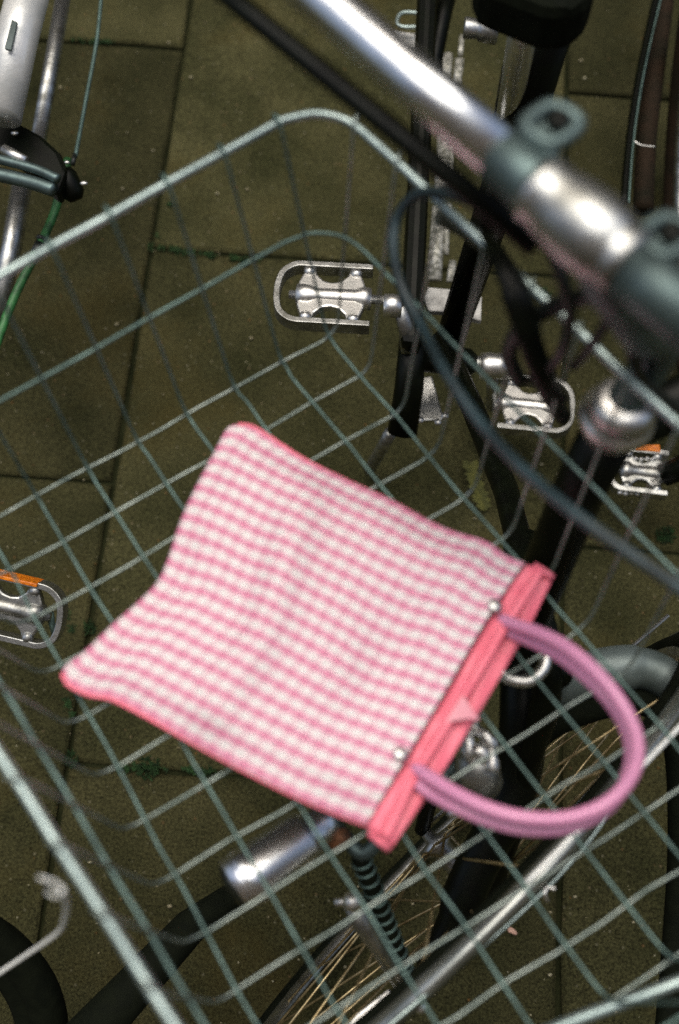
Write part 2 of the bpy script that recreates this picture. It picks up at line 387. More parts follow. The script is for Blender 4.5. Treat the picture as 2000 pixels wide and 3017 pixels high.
# ------------------------------------------------------------------ wire basket
ZR, ZM, ZF = .97, .885, .79
A, D_, C_, B_ = Vector((-.009, .553, ZR)), Vector((-.339, .325, ZR)), Vector((.010, -.133, ZR)), Vector((.391, .087, ZR))
a_, d_, c_, b_ = Vector((-.002, .478, ZF)), Vector((-.271, .310, ZF)), Vector((-.013, -.112, ZF)), Vector((.303, .072, ZF))
def rounded(q, rad, n=6):
    out = []
    for i in range(len(q)):
        p, c, nx = q[i-1], q[i], q[(i+1) % len(q)]
        u = c+(p-c).normalized()*rad; w = c+(nx-c).normalized()*rad
        for k in range(n+1):
            t = k/n; out.append(u*(1-t)**2+c*2*t*(1-t)+w*t*t)
    return out
def dense(pts, step=.03, closed=True):
    out = []; N = len(pts)
    for i in range(N if closed else N-1):
        p, q = pts[i], pts[(i+1) % N]; k = max(1, int((q-p).length/step))
        for j in range(k): out.append(p.lerp(q, j/k))
    if not closed: out.append(pts[-1])
    return out
bk = thing('wire_basket', 'grey zinc wire bicycle basket holding the pink gingham bag', 'basket', (.03, .2, ZF))
wob = random.Random(11)
def wobble(pts, a=.0008):
    return [p+Vector((wob.uniform(-a, a), wob.uniform(-a, a), wob.uniform(-a, a))) for p in pts]
obj('rim', tube(wobble(dense(rounded([D_, C_, B_, A], .045, 8)), .0004), .0031, 12, True), 'zincrim', bk)
mid = [x.lerp(y, .47) for x, y in ((D_, d_), (C_, c_), (B_, b_), (A, a_))]
obj('ring', tube(wobble(dense(rounded(mid, .040, 8)), .0006), .0015, 8, True), 'zinc', bk)
def wire_path(r1, f1, f2, r2, lift):
    # rim -> floor -> rim, with rounded bends and the ends wrapped over the rim
    up = Vector((0, 0, 1)); f1 = f1+up*lift; f2 = f2+up*lift
    def bend(p, c, n, rad=.016):
        u = c+(p-c).normalized()*rad; w = c+(n-c).normalized()*rad
        return [u*(1-t)**2+c*2*t*(1-t)+w*t*t for t in (0, .25, .5, .75, 1)]
    o1 = (r1-f1); o1.z = 0; o1 = o1.normalized() if o1.length > 1e-4 else Vector((1, 0, 0))
    o2 = (r2-f2); o2.z = 0; o2 = o2.normalized() if o2.length > 1e-4 else Vector((1, 0, 0))
    def hook(r, fl, o):
        i_ = -o*.0055
        return [r+o*.0060+up*-.004, r+o*.005+up*.004, r+up*.0062, r+i_+up*.001, r+i_+(fl-r).normalized()*.02]
    mid_ = dense([bend(r1, f1, f2)[-1], bend(f1, f2, r2)[0]], .035, False)
    return hook(r1, f1, o1)+bend(r1, f1, f2)[:-1]+wobble(mid_, .0011)+bend(f1, f2, r2)[1:]+list(reversed(hook(r2, f2, o2)))
for k in range(13):
    s = (3+4.15*k)/61.5; s2 = (2.6+4.2*k)/57.4; fk = k/12
    fl1, fl2 = a_.lerp(b_, fk), d_.lerp(c_, fk)
    obj('wire', tube(wire_path(A.lerp(B_, s), fl1, fl2, D_.lerp(C_, s2), 0), .00118, 7), 'zinclit', bk)
for j in range(8):
    rho = (3.9+4.25*j)/40; ph = (.9+4.2*j)/31.7
    p1 = wire_path(A.lerp(D_, rho), a_.lerp(d_, ph), b_.lerp(c_, ph), B_.lerp(C_, rho), .0038)
    obj('wire', tube(p1, .00118, 7), 'zinc', bk)
gs = []
fl = lambda k, q: (a_.lerp(b_, k/12)).lerp(d_.lerp(c_, k/12), q)
for k in range(13):
    for j in range(8):
        ph = (.9+4.2*j)/31.7; gs.append(blob(fl(k, ph)+Vector((0, 0, .0019)), .0021*wob.uniform(.8, 1.25), (1, 1, .9), 6))
obj('weld_beads', join(*gs), 'zinclit', bk, kind='stuff')
obj('support_bar', tube(spline([P(1500, 3090, .80), P(1700, 3003, .80), P(2000, 2893, .80), P(2200, 2800, .82)], 5), .0042, 10), 'zincrim', bk)

# bent white wire tied to the front rim
tw = [P(115, 2585, .955), P(160, 2600, .965), P(185, 2622, .978), P(168, 2640, .97), P(140, 2628, .96)]
tw2 = [P(180, 2618, .97), P(195, 2660, .90), P(190, 2710, .82), P(165, 2752, .76), P(60, 2825, .70), P(-60, 2905, .66)]
t = thing('wire_tie', 'bent white wire hooked round the basket rim at lower left', 'wire', P(180, 2618, .97))
obj('hook', tube(spline(tw, 6), .0011, 7), 'white', t); obj('tail', tube(spline(tw2, 8), .0017, 8), 'white', t)

# ------------------------------------------------------------------ pink gingham bag
bag = thing('gingham_bag', 'small pink and white gingham bag with coral trim and mauve loop handles', 'bag', P(900, 1850, .795))
ZB = .808
def chain(pts, n):
    q = spline(pts, 12); L = [0]
    for x, y in zip(q, q[1:]): L.append(L[-1]+(y-x).length)
    out = []
    j = 0
    for i in range(n+1):
        t = L[-1]*i/n
        while j < len(q)-2 and L[j+1] < t: j += 1
        s = (t-L[j])/max(1e-9, L[j+1]-L[j]); out.append(q[j].lerp(q[j+1], min(1, s)))
    return out
def px(l, z=ZB): return [P(x, y, z) for x, y in l]
NX, NY = 90, 90
bottom = px([(183, 1985), (192, 1960), (250, 1915), (330, 1838), (405, 1772), (462, 1712), (495, 1640), (520, 1560), (552, 1480), (592, 1400), (630, 1330), (668, 1262), (700, 1250)])   # v 0..1, closed end
mouth = px([(1082, 2432), (1180, 2265), (1290, 2080), (1400, 1890), (1480, 1760), (1545, 1662)])            # v 0..1
low = px([(183, 1985), (200, 2018), (260, 2048), (330, 2062), (430, 2112), (560, 2185), (720, 2272), (880, 2352), (1000, 2402), (1082, 2432)])   # u 0..1
top = px([(700, 1250), (745, 1256), (800, 1290), (900, 1355), (1030, 1420), (1150, 1475), (1260, 1535), (1340, 1570), (1430, 1598), (1490, 1640), (1545, 1662)])
cb, cmo, cl, ct = chain(bottom, NY), chain(mouth, NY), chain(low, NX), chain(top, NX)
def sm(e0, e1, x): t = max(0, min(1, (x-e0)/(e1-e0))); return t*t*(3-2*t)
def bulge(u, v):
    edge = (min(1, 4*u*(1-u)*1.4)**.6)*(min(1, 4*v*(1-v))**.55)
    h = .013*max(0, 1-(2*v-1)**4)*(sm(0, .25, u)*.6+.4)
    h += .010*math.exp(-((u-.40+.15*(v-.5))/.075)**2)*(1-(2*v-1)**2)                # ridge where the bag folds over
    h += .0018*math.sin(9*u+4.2*v+1.3)*math.sin(5.5*v-2*u)*edge
    h += .0011*math.sin(23*v+7*u)*sm(.5, 0, u)*edge
    h -= .007*math.exp(-((u-.80)/.10)**2-((v-.45)/.22)**2)
    h += .0008*math.sin(15*u+11*v)*edge
    return h*min(1, (v*(1-v)*12))**.5*min(1, u*9)**.5
Vt, uvs = [], []
for j in range(NY+1):
    v = j/NY
    for i in range(NX+1):
        u = i/NX
        p = (1-v)*cl[i]+v*ct[i]+(1-u)*cb[j]+u*cmo[j]-((1-u)*(1-v)*cl[0]+u*(1-v)*cl[NX]+(1-u)*v*ct[0]+u*v*ct[NX])
        # the cross lines sag a little, as the cloth is pulled
        Vt.append(p+Vector((0, 0, bulge(u, v)+.004*u))); uvs.append((u, v))
Fq = [(j*(NX+1)+i, j*(NX+1)+i+1, (j+1)*(NX+1)+i+1, (j+1)*(NX+1)+i) for j in range(NY) for i in range(NX)]
def panel(name, verts, faces, parent):
    o = obj(name, (verts, faces), 'gingham', parent); me = o.data
    uvl = me.uv_layers.new(name='UVMap')
    for lp in me.loops: uvl.data[lp.index].uv = uvs[lp.vertex_index]
    so_ = o.modifiers.new('thick', 'SOLIDIFY'); so_.thickness = .0008; so_.offset = -1
    return o
panel('front_panel', Vt, Fq, bag)
Vb = []
for k, p in enumerate(Vt):
    u, v = uvs[k]; e = min(1, u*8)*min(1, v*(1-v)*16); Vb.append(Vector((p.x, p.y, ZB-.0015-.008*e)))
panel('back_panel', Vb, [tuple(reversed(f)) for f in Fq], bag)
# coral trim along the mouth: front and back bands with a hem roll
def band(inner, outer, zi, zo, th=.0022, n=40, roll=.0012):
    a, b = chain(inner, n), chain(outer, n); V, Fc = [], []; K = 6
    for i in range(n+1):
        for k in range(K+1):
            s = k/K; p = a[i].lerp(b[i], s); p = Vector((p.x, p.y, zi+(zo-zi)*s+roll*math.sin(math.pi*s)+.0008*math.sin(i*.55+k)+.0006*math.sin(i*1.3)))
            V.append(p)
    for i in range(n):
        for k in range(K): q = i*(K+1)+k; Fc.append((q, q+1, q+K+2, q+K+1))
    return V, Fc
def trim(name, inner, outer, zi, zo, m='pinktrim', lab=None, th=.0016):
    o = obj(name, band(inner, outer, zi, zo), m, bag); s_ = o.modifiers.new('thick', 'SOLIDIFY'); s_.thickness = th; s_.offset = 0
    if lab: o['label'] = lab
    return o
zt = ZB+.0085
trim('trim', px([(1080, 2440), (1190, 2250), (1290, 2082), (1400, 1892), (1484, 1756), (1552, 1664)], zt), px([(1142, 2478), (1240, 2280), (1345, 2110), (1455, 1925), (1535, 1795), (1604, 1684)], zt), zt-.001, zt+.0015)
trim('trim', px([(1120, 2485), (1235, 2290), (1345, 2105), (1455, 1920), (1535, 1790), (1598, 1680)], ZB), px([(1150, 2503), (1290, 2296), (1400, 2118), (1490, 1965), (1560, 1845), (1630, 1700)], ZB), ZB+.001, ZB-.001)
trim('stitched_seam', px([(1112, 2462), (1216, 2266), (1318, 2098), (1428, 1910), (1508, 1778), (1576, 1674)], zt), px([(1118, 2466), (1222, 2270), (1324, 2102), (1434, 1914), (1514, 1782), (1582, 1678)], zt), zt+.0016, zt+.0016, th=.0024)
fl = plate([P(1312, 2128, .820), P(1362, 2048, .822), P(1412, 2122, .818), P(1380, 2118, .819)], .001)
obj('lining_flap', fl, 'lining', bag, smooth=False)
# end caps of the trim
for (x, y), (x2, y2) in (((1090, 2450), (1146, 2500)), ((1572, 1668), (1626, 1702))):
    obj('hem', tube([P(x, y, ZB+.004), P((x+x2)/2, (y+y2)/2, ZB+.005), P(x2, y2, ZB+.002)], .0032, 10), 'pinktrim', bag)
edge_lo = [Vector(p)+Vector((0, 0, .0002)) for p in chain(low, 60)]; edge_hi = [Vector(p)+Vector((0, 0, .0002)) for p in chain(top, 60)]
obj('piping', tube(edge_lo, .0016, 8), 'pinktrim', bag); obj('piping', tube(edge_hi, .0012, 8), 'pinktrim', bag)
for (x, y) in ((1457, 1786), (1180, 2222)):
    p = P(x, y, ZB+.0165); n = Vector((.15, .1, 1)).normalized()
    obj('rivet', lathe(p-n*.002, p+n*.0035, [(0, .0046), (.35, .0052), (.6, .005), (.8, .0036), (.95, .0018), (1, .0003)]), 'bright', bag)
h1 = [(1478, 1825, .816), (1520, 1842, .826), (1580, 1862, .842), (1655, 1898, .858), (1730, 1955, .868), (1800, 2030, .872), (1852, 2110, .872), (1878, 2190, .868), (1868, 2270, .862), (1820, 2340, .856), (1745, 2388, .852), (1650, 2412, .85), (1540, 2408, .848), (1440, 2382, .844), (1345, 2338, .836), (1275, 2295, .826), (1222, 2262, .816)]
h2 = [(1462, 1846, .812), (1510, 1866, .814), (1570, 1892, .824), (1650, 1935, .836), (1720, 1990, .846), (1786, 2056, .852), (1836, 2130, .852), (1858, 2200, .850), (1852, 2275, .844), (1812, 2358, .838), (1742, 2412, .834), (1650, 2442, .832), (1540, 2442, .830), (1440, 2418, .828), (1345, 2378, .824), (1270, 2338, .816), (1205, 2290, .812)]
obj('handle', tube(spline([P(*q) for q in h1], 6), .0046, 14), 'mauve', bag)
obj('handle', tube(spline([P(*q) for q in h2], 6), .0044, 14), 'mauve', bag)

# ------------------------------------------------------------------ wheels and pedals
def wheel(parent, c, e, w, R, tyre_r=.018, nsp=32, tm='rubber', rm='alloy', sm_='spoke', hubw=.045, arcs=None):
    """a wheel part (tyre, rim, hub, spokes are its sub-parts) about c in the plane e, w"""
    e, w = Vector(e).normalized(), Vector(w); w = (w-e*w.dot(e)).normalized(); n = e.cross(w)
    rng = [2*math.pi*i/72 for i in range(72)]
    circ = lambda r: [c+(e*math.cos(q)+w*math.sin(q))*r for q in rng]
    whl = obj('wheel', tube(circ(R-tyre_r*1.9), tyre_r*.78, 8, True, .55, None), rm, parent)
    whl.name = 'wheel'
    obj('tyre', tube(circ(R-tyre_r), tyre_r, 12, True), tm, whl)
    obj('hub', lathe(c-n*hubw, c+n*hubw, [(0, .006), (.1, .008), (.12, .02), (.2, .02), (.25, .012), (.75, .012), (.8, .02), (.88, .02), (.9, .008), (1, .006)]), 'alloy', whl)
    for i in range(nsp):
        q = 2*math.pi*i/nsp; side = 1 if i % 2 else -1; tw_ = (1 if i % 4 < 2 else -1)*1.1
        a = c+n*hubw*.72*side+(e*math.cos(q+tw_)+w*math.sin(q+tw_))*.019; b = c+(e*math.cos(q)+w*math.sin(q))*(R-tyre_r*2.1)
        obj('spoke', tube([a, b], .0015, 5), sm_, whl)
    return whl
def pedal(parent, c, ax, side, L=.100, Wd=.072, tilt=0, reflector=None, m='bright', dark='alloy'):
    """c centre, ax unit vector along the axle away from the crank, side unit vector along the cage"""
    ax, side = Vector(ax).normalized(), Vector(side); side = (side-ax*side.dot(ax)).normalized(); up = ax.cross(side)
    if up.z < 0: up = -up
    h = .009
    ped = obj('pedal', lathe(c-ax*L*.52, c+ax*L*.42, [(0, .0055), (.12, .0055), (.13, .013), (.22, .014), (.3, .0105), (.7, .0095), (.8, .014), (.92, .013), (.93, .006), (1, .005)]), m, parent)
    # cage: two rails joined round the outer end
    for sg in (1, -1):
        pts = [c-ax*L*.40+side*Wd*.5*sg, c+ax*L*.38+side*Wd*.5*sg, c+ax*L*.50+side*Wd*.36*sg, c+ax*L*.535+side*Wd*.16*sg, c+ax*L*.54-side*Wd*.012*sg]
        dp = dense(rounded_open(pts, .012), .02, False)
        V, Fc = [], []
        for i, p in enumerate(dp):
            t = (dp[min(i+1, len(dp)-1)]-dp[max(i-1, 0)]).normalized(); s = t.cross(up).normalized()*.0036
            V += [p+s+up*h, p-s+up*h, p-s-up*h, p+s-up*h]
        for i in range(len(dp)-1):
            for k in range(4): Fc.append((4*i+k, 4*i+(k+1) % 4, 4*i+4+(k+1) % 4, 4*i+4+k))
        Fc += [(3, 2, 1, 0), tuple(4*(len(dp)-1)+k for k in range(4))]
        obj('cage', (V, Fc), 'alloy', ped, smooth=False, bevel=.0008)
    # broad cast body, waisted between the rails
    half = [(-.36, 0), (-.37, .20), (-.33, .34), (-.27, .47), (-.20, .47), (-.17, .34), (-.09, .235), (0, .21), (.09, .235), (.17, .34), (.20, .47), (.27, .47), (.33, .34), (.37, .20), (.36, 0)]
    poly = [c+ax*L*a*.9+side*Wd*b for a, b in half]+[c+ax*L*a*.9-side*Wd*b for a, b in reversed(half[1:-1])]
    obj('body', plate(poly, .011, up), m, ped, smooth=False, bevel=.0022)
    for a0 in (-.235, .235):
        for sg in (1, -1):
            q = c+ax*L*a0+side*Wd*.40*sg+up*.004; obj('lug', blob(q, .0075, (1, 1, .8), 10), m, ped)
    if reflector:
        for sg in (1,):
            q = c+side*Wd*.5*sg+up*.001
            obj('reflector', box(q+side*.0015*sg, ax*L*.27, side*.0022, up*.012), 'orange', ped, smooth=False, bevel=.001)
    return ped
def rounded_open(pts, rad, n=4):
    out = [pts[0]]
    for i in range(1, len(pts)-1):
        p, c, nx = pts[i-1], pts[i], pts[i+1]; r_ = min(rad, (p-c).length*.45, (nx-c).length*.45)
        u = c+(p-c).normalized()*r_; w = c+(nx-c).normalized()*r_
        for k in range(n+1): t = k/n; out.append(u*(1-t)**2+c*2*t*(1-t)+w*t*t)
    return out+[pts[-1]]
X, Y, Z = Vector((1, 0, 0)), Vector((0, 1, 0)), Vector((0, 0, 1))

# ------------------------------------------------------------------ bicycle carrying the basket
ba = thing('bicycle', 'bicycle with a chrome handlebar that carries the wire basket', 'bicycle', (.13, .25, 0))
ZH = 1.12
L0, L1 = P(600, -310, ZH), P(1500, 478, ZH)
dirb = (L1-L0).normalized()
obj('handlebar', tube([L0, L0.lerp(L1, .35), L0.lerp(L1, .7), L1], .0128, 24), 'chrome', ba)
E1 = P(1690, 650, ZH); E2 = P(1860, 790, ZH); E3 = P(2150, 1030, ZH)
sl = obj('sleeve', lathe(L1-dirb*.006, E1-dirb*.012, [(0, .0135), (.04, .0148), (.5, .0150), (.9, .0160), (1, .0150)]), 'clampgrey', ba); sl['label'] = 'dull grey sleeve on the handlebar'
obj('clamp', lathe(P(1575, 545, ZH), P(1860, 782, ZH), [(0, .0155), (.05, .0175), (.10, .0180), (.13, .0168), (.3, .0188), (.55, .0205), (.80, .0188), (.84, .0168), (.88, .0175), (.96, .0175), (1, .0155)], 36), 'alloy', ba)
obj('sleeve', lathe(E2, E3, [(0, .0150), (.3, .0150), (1, .0140)]), 'clampgrey', ba)
# bracket lugs that stand off the bar
def lug(cx, cy, base):
    q = [P(x, y, ZH+.01) for x, y in ((cx-72, cy+12), (cx-35, cy-28), (cx+15, cy-46), (cx+84, cy-4), (cx+55, cy+40), (cx-10, cy+64))]
    lg = obj('bracket', tube(spline(q, 5, True), .0042, 10, True, 1.0), 'clampgrey', ba)
    obj('tongue', plate([P(x, y, ZH+.006) for x, y in ((cx-68, cy+10), (cx+16, cy-42), (cx+78, cy-4), (cx-10, cy+58))], .004), 'clampgrey', lg, smooth=False, bevel=.001)
    e = P(cx+28, cy-5, ZH+.010); obj('bolt', lathe(e-Z*.002, e+Z*.004, [(0, .0065), (.6, .0065), (1, .004)], 12), 'black', lg)
    obj('arm', tube(spline([P(cx-10, cy+70, ZH+.008), P(cx, cy+130, ZH+.002), base], 5), .0055, 10), 'clampgrey', lg)
    obj('arm', tube(spline([P(cx+20, cy+70, ZH+.004), P(cx+15, cy+120, ZH-.004), P(cx+45, cy+160, ZH-.01)], 5), .003, 8), 'clampgrey', lg)
lug(1620, 360, P(1585, 540, ZH)); lug(1955, 690, P(1850, 800, ZH))
st0 = P(1735, 690, ZH-.01); ringp = P(1828, 1208, .905)
obj('stem', tube(spline([st0, P(1800, 800, 1.10), P(1880, 960, 1.03), ringp+Vector((.012, .012, .06)), ringp+Z*.01], 6), [.017, .016, .0135, .0125, .0125], 20), 'clampgrey', ba)
down = (P(1535, 1800, .66)-P(1810, 1275, .885)).normalized()
obj('headset_ring', lathe(ringp+Z*.016, ringp+down*.022, [(0, .015), (.1, .0205), (.3, .0225), (.36, .0195), (.44, .0250), (.6, .0260), (.72, .0225), (1, .019)], 36), 'bright', ba)
crown = P(1520, 1880, .64)
obj('head_tube', tube([ringp+down*.02, ringp+down*.09, crown-down*.03], .0190, 22), 'black', ba)
hub = Vector((.12, .12, .336)); e_ = Vector((math.cos(math.radians(44)), math.sin(math.radians(44)), 0)); lean = math.radians(8)
sidev = Vector((e_.y, -e_.x, 0)); wv = Z*math.cos(lean)+sidev*math.sin(lean)
for sg in (1, -1):
    q = sidev*.045*sg
    obj('fork_blade', tube(spline([crown+Z*.01, crown+q*.9-Z*.02, crown.lerp(hub, .45)+q, hub+q*1.1], 5), [.014, .013, .011, .008], 14), 'black', ba)
wheel(ba, hub, e_, wv, .338, .012, 32, 'rubber', 'alloy', 'spoke')
def guard(name, parent, c, e, w, R, a0, a1, m, half=.024, n=40):
    e, w = Vector(e).normalized(), Vector(w); w = (w-e*w.dot(e)).normalized(); nn = e.cross(w); V, Fc = [], []; K = 8
    for i in range(n+1):
        q = math.radians(a0+(a1-a0)*i/n); r_ = e*math.cos(q)+w*math.sin(q); f = min(1, 5*min(i, n-i)/n+.55)
        for k in range(K+1):
            s = -1+2*k/K; V.append(c+r_*(R-.010*s*s)+nn*half*s*f)
    for i in range(n):
        for k in range(K): a = i*(K+1)+k; Fc.append((a, a+1, a+K+2, a+K+1))
    o = obj(name, (V, Fc), m, parent); s_ = o.modifiers.new('t', 'SOLIDIFY'); s_.thickness = .0014
    return o
guard('mudguard', ba, hub, e_, wv, .352, -8, 172, 'steelguard', .0068)
rim_pt = lambda deg, r, s=0: hub+(e_*math.cos(math.radians(deg))+(wv)*math.sin(math.radians(deg)))*r+sidev*s
obj('mudguard_stay', tube([rim_pt(8, .345, .028), hub+sidev*.05], .0022, 8), 'bright', ba)
obj('mudguard_stay', tube([rim_pt(8, .345, -.028), hub-sidev*.05], .0022, 8), 'bright', ba)
obj('mudguard_stay', tube([rim_pt(28, .35, .028), hub+sidev*.05], .0022, 8), 'bright', ba)
# white rod modelled as the guard's highlight, then stays and the caliper brake
obj('brake_or_glint_rod', tube(spline([P(2060, 2080, .66), P(1900, 2248, .70), P(1715, 2435, .715), P(1550, 2602, .715)], 5), .0024, 8), 'white', ba)
obj('lower_stay', tube(spline([P(1840, 2330, .66), P(1700, 2520, .66), P(1500, 2720, .66), P(1100, 3060, .66)], 5), .0016, 8), 'zincrim', ba)
obj('stay_hook', tube(spline([P(1635, 2620, .66), P(1612, 2614, .66), P(1604, 2634, .66), P(1612, 2655, .655)], 5), .0018, 8), 'bright', ba)
cal = obj('caliper_brake', tube(spline([P(1470, 1975, .72), P(1500, 2000, .72), P(1560, 2005, .72), P(1600, 1970, .72), P(1608, 1935, .72)], 6), .0048, 12), 'bright', ba)
for a, b, r_ in (((1350, 2170), (1400, 2105), .006), ((1360, 2160), (1380, 2220), .007), ((1395, 2150), (1450, 2200), .006), ((1430, 2180), (1450, 2270), .0055), ((1385, 2215), (1420, 2225), .009)):
    obj('arm', tube(spline([P(*a, .70), P((a[0]+b[0])/2+8, (a[1]+b[1])/2-8, .705), P(*b, .70)], 4), [r_, r_*.7, r_], 10), 'bright', cal)
obj('bolt', lathe(P(1385, 2120, .69), P(1392, 2110, .715), [(0, .007), (.6, .007), (1, .004)], 12), 'bright', cal)
obj('dynamo', lathe(P(1395, 2215, .70), P(1415, 2330, .665), [(0, .006), (.1, .012), (.3, .017), (.8, .018), (.95, .015), (1, .01)], 28), 'alloy', ba)
obj('nut', blob(P(1332, 2395, .66), .0048, seg=10), 'bright', ba)
# bullet headlight
hl0, hl1 = P(985, 2395, .66), P(690, 2612, .66)
hd = obj('headlight', lathe(hl0, hl1, [(0, .004), (.02, .013), (.12, .016), (.26, .017), (.27, .019), (.30, .0205), (.78, .0215), (.82, .0225), (.90, .0228), (.92, .0215), (.99, .0225), (1, .020)], 40), 'chrome', ba)
ld = (hl1-hl0).normalized()
obj('lens', lathe(hl1-ld*.002, hl1+ld*.006, [(0, .0205), (.5, .019), (1, .008)], 30), 'headlens', hd)
obj('bolt', lathe(P(990, 2480, .64), P(1012, 2462, .665), [(0, .009), (.5, .009), (.6, .006), (1, .006)], 8), 'rust', hd)
obj('bracket', tube(spline([P(960, 2400, .65), P(1010, 2460, .64), P(1080, 2510, .64), P(1180, 2380, .66), P(1350, 2250, .68)], 6), .0065, 10), 'clampgrey', hd)
# cables
def cb_(pts, r, m, name='cable'): return obj(name, tube(spline([P(*p) for p in pts], 8), r, 12), m, ba)
cb_([(1620, 720, 1.06), (1520, 655, 1.03), (1400, 598, 1.0), (1300, 568, .98), (1225, 575, .965), (1170, 640, .95), (1160, 740, .94), (1185, 850, .93), (1240, 955, .93), (1310, 1090, .95), (1420, 1250, .96), (1560, 1400, .98), (1750, 1555, 1.0), (2100, 1800, 1.0)], .0036, 'bluegrey')
cb_([(1560, 560, 1.07), (1660, 720, 1.07), (1760, 830, 1.06), (1790, 930, 1.03), (1740, 1020, 1.0), (1690, 1080, .95)], .0030, 'darkcable')
cb_([(1540, 600, 1.06), (1640, 780, 1.05), (1680, 930, 1.02), (1640, 1060, .98), (1560, 1120, .9)], .0035, 'darkcable')
cb_([(1300, 640, .9), (1430, 720, .95), (1530, 850, .97), (1570, 1000, .95), (1600, 1130, .92), (1660, 1230, .88)], .006, 'darkcable')
cb_([(1900, 860, 1.07), (1860, 1000, 1.0), (1900, 1130, .95), (2060, 1240, .9)], .004, 'darkcable')
cb_([(1780, 860, 1.06), (1640, 900, 1.0), (1540, 960, .97), (1500, 1040, .93), (1530, 1120, .9)], .0055, 'darkcable')
obj('brake_lever', tube(spline([P(1430, 690, .98), P(1490, 800, 1.0), P(1540, 930, .99), P(1590, 1080, .96), P(1660, 1180, .92)], 6), [.004, .007, .009, .008, .004], 14, flat=.6), 'black', ba)
obj('brake_or_glint_rod', tube([P(480, -170, 1.09), P(760, 60, 1.09), P(1180, 400, 1.09), P(1580, 730, 1.08)], .0062, 12), 'black', ba)
obj('down_tube', tube([P(1850, 1250, .88), P(2150, 1120, .70), P(2500, 1000, .5)], .019, 18), 'black', ba)
obj('top_tube', tube([ringp+down*.03, P(2300, 1010, .82), P(2700, 800, .8)], .016, 18), 'black', ba)
# suspension arm with ribbed sleeve next to the hub
rs = [P(1060, 2520, .62), P(1110, 2650, .58), P(1160, 2780, .54), P(1210, 2910, .50), P(1225, 2960, .49)]
sp_ = spline(rs, 10)
sl = obj('ribbed_sleeve', tube(spline(rs, 4), .0078, 14), 'rubber', ba)
for i in range(2, len(sp_)-2):
    if i < 24 and i % 2: continue
    p = sp_[i]; t = (sp_[i+1]-sp_[i-1]).normalized(); s = t.orthogonal().normalized(); n = t.cross(s)
    obj('rib', tube([p+(s*math.cos(q)+n*math.sin(q))*.0080 for q in [k*math.pi/8 for k in range(16)]], .0012, 6, True), 'zinc', sl)
obj('ball_end', blob(P(1238, 2966, .50), .0062, seg=12), 'bright', ba)
obj('strut', tube([P(1035, 2655, .60), P(1070, 2730, .58), P(1110, 2790, .56), P(1180, 2905, .52)], [.008, .0078, .006, .005], 12), 'alloy', ba)
obj('strut_joint', join(blob(P(1040, 2655, .605), .0088, seg=12), tube([P(985, 2660, .60), P(1050, 2650, .60)], .0035, 8)), 'bright', ba)
obj('axle_arm', bar(P(1015, 3050, .44), P(1160, 2935, .44), .016, .006), 'bright', ba, smooth=False, bevel=.0015)

# ------------------------------------------------------------------ dark bicycle behind, with silver cage pedals
bd = thing('bicycle', 'black bicycle with two silver cage pedals standing behind the basket', 'bicycle', P(1300, 1000, 0))
sad = [(1390, -60), (1400, 20), (1480, 48), (1590, 92), (1680, 95), (1740, 50), (1756, -60), (1600, -200)]
obj('saddle', plate([P(x, y, .88) for x, y in sad], .05), 'rubber', bd, smooth=False, bevel=.012)
obj('seat_post', tube([P(1552, 20, .86), P(1500, 330, .66), P(1470, 470, .57)], .0125, 20), 'chrome', bd)
obj('seat_tube', tube([P(1625, 10, .80), P(1520, 420, .62), P(1330, 985, .30)], [.026, .022, .018], 20), 'black', bd)
cc = obj('chain_case', bar(P(1262, -100, .36), P(1205, 1060, .33), .026, .09), 'black', bd, smooth=False, bevel=.01)
bb = P(1330, 1065, .28)
obj('chain_stay', tube([bb, P(1370, 850, .31), P(1440, 560, .33), P(1500, 200, .34)], .0105, 12), 'black', bd)
obj('bottom_bracket', lathe(P(1345, 1062, .28), P(1425, 1076, .28), [(0, .012), (.5, .011), (1, .010)]), 'alloy', bd)
obj('crank_axle', lathe(P(1195, 1045, .29), P(1400, 1072, .28), [(0, .012), (.1, .021), (.2, .021), (.22, .0185), (.9, .0185), (1, .012)]), 'black', bd)
obj('pedal_axle', tube([P(1440, 1198, .12), P(1480, 1196, .12)], .006, 10), 'alloy', bd)
obj('dust_cap', lathe(P(1412, 1078, .28), P(1496, 1078, .28), [(0, .010), (.04, .0165), (.3, .0175), (.6, .0160), (.94, .0175), (1, .012)]), 'bright', bd)
obj('dust_cap', lathe(P(1128, 900, .40), P(1184, 902, .40), [(0, .006), (.04, .0135), (.5, .0140), (.96, .0135), (1, .006)]), 'bright', bd)
obj('crank', tube([P(1178, 905, .40), P(1200, 975, .37), P(1205, 1030, .345)], [.009, .011, .011], 12, flat=.7), 'alloy', bd)
obj('crank', tube([P(1215, 1000, .345), P(1205, 1140, .30), P(1185, 1275, .25)], [.016, .018, .019], 12, flat=.8), 'black', bd)
obj('crank', tube([P(1452, 1095, .27), P(1448, 1150, .19), P(1446, 1195, .13)], [.012, .010, .010], 12, flat=.7), 'alloy', bd)
pd1 = pedal(bd, P(975, 875, .40), P(830, 868, .40)-P(1110, 884, .40), Vector((.06, 1, -.12)), .118, .084)
pd2 = pedal(bd, P(1558, 1196, .12), P(1640, 1205, .12)-P(1460, 1188, .12), Vector((.06, 1, -.12)), .110, .084)
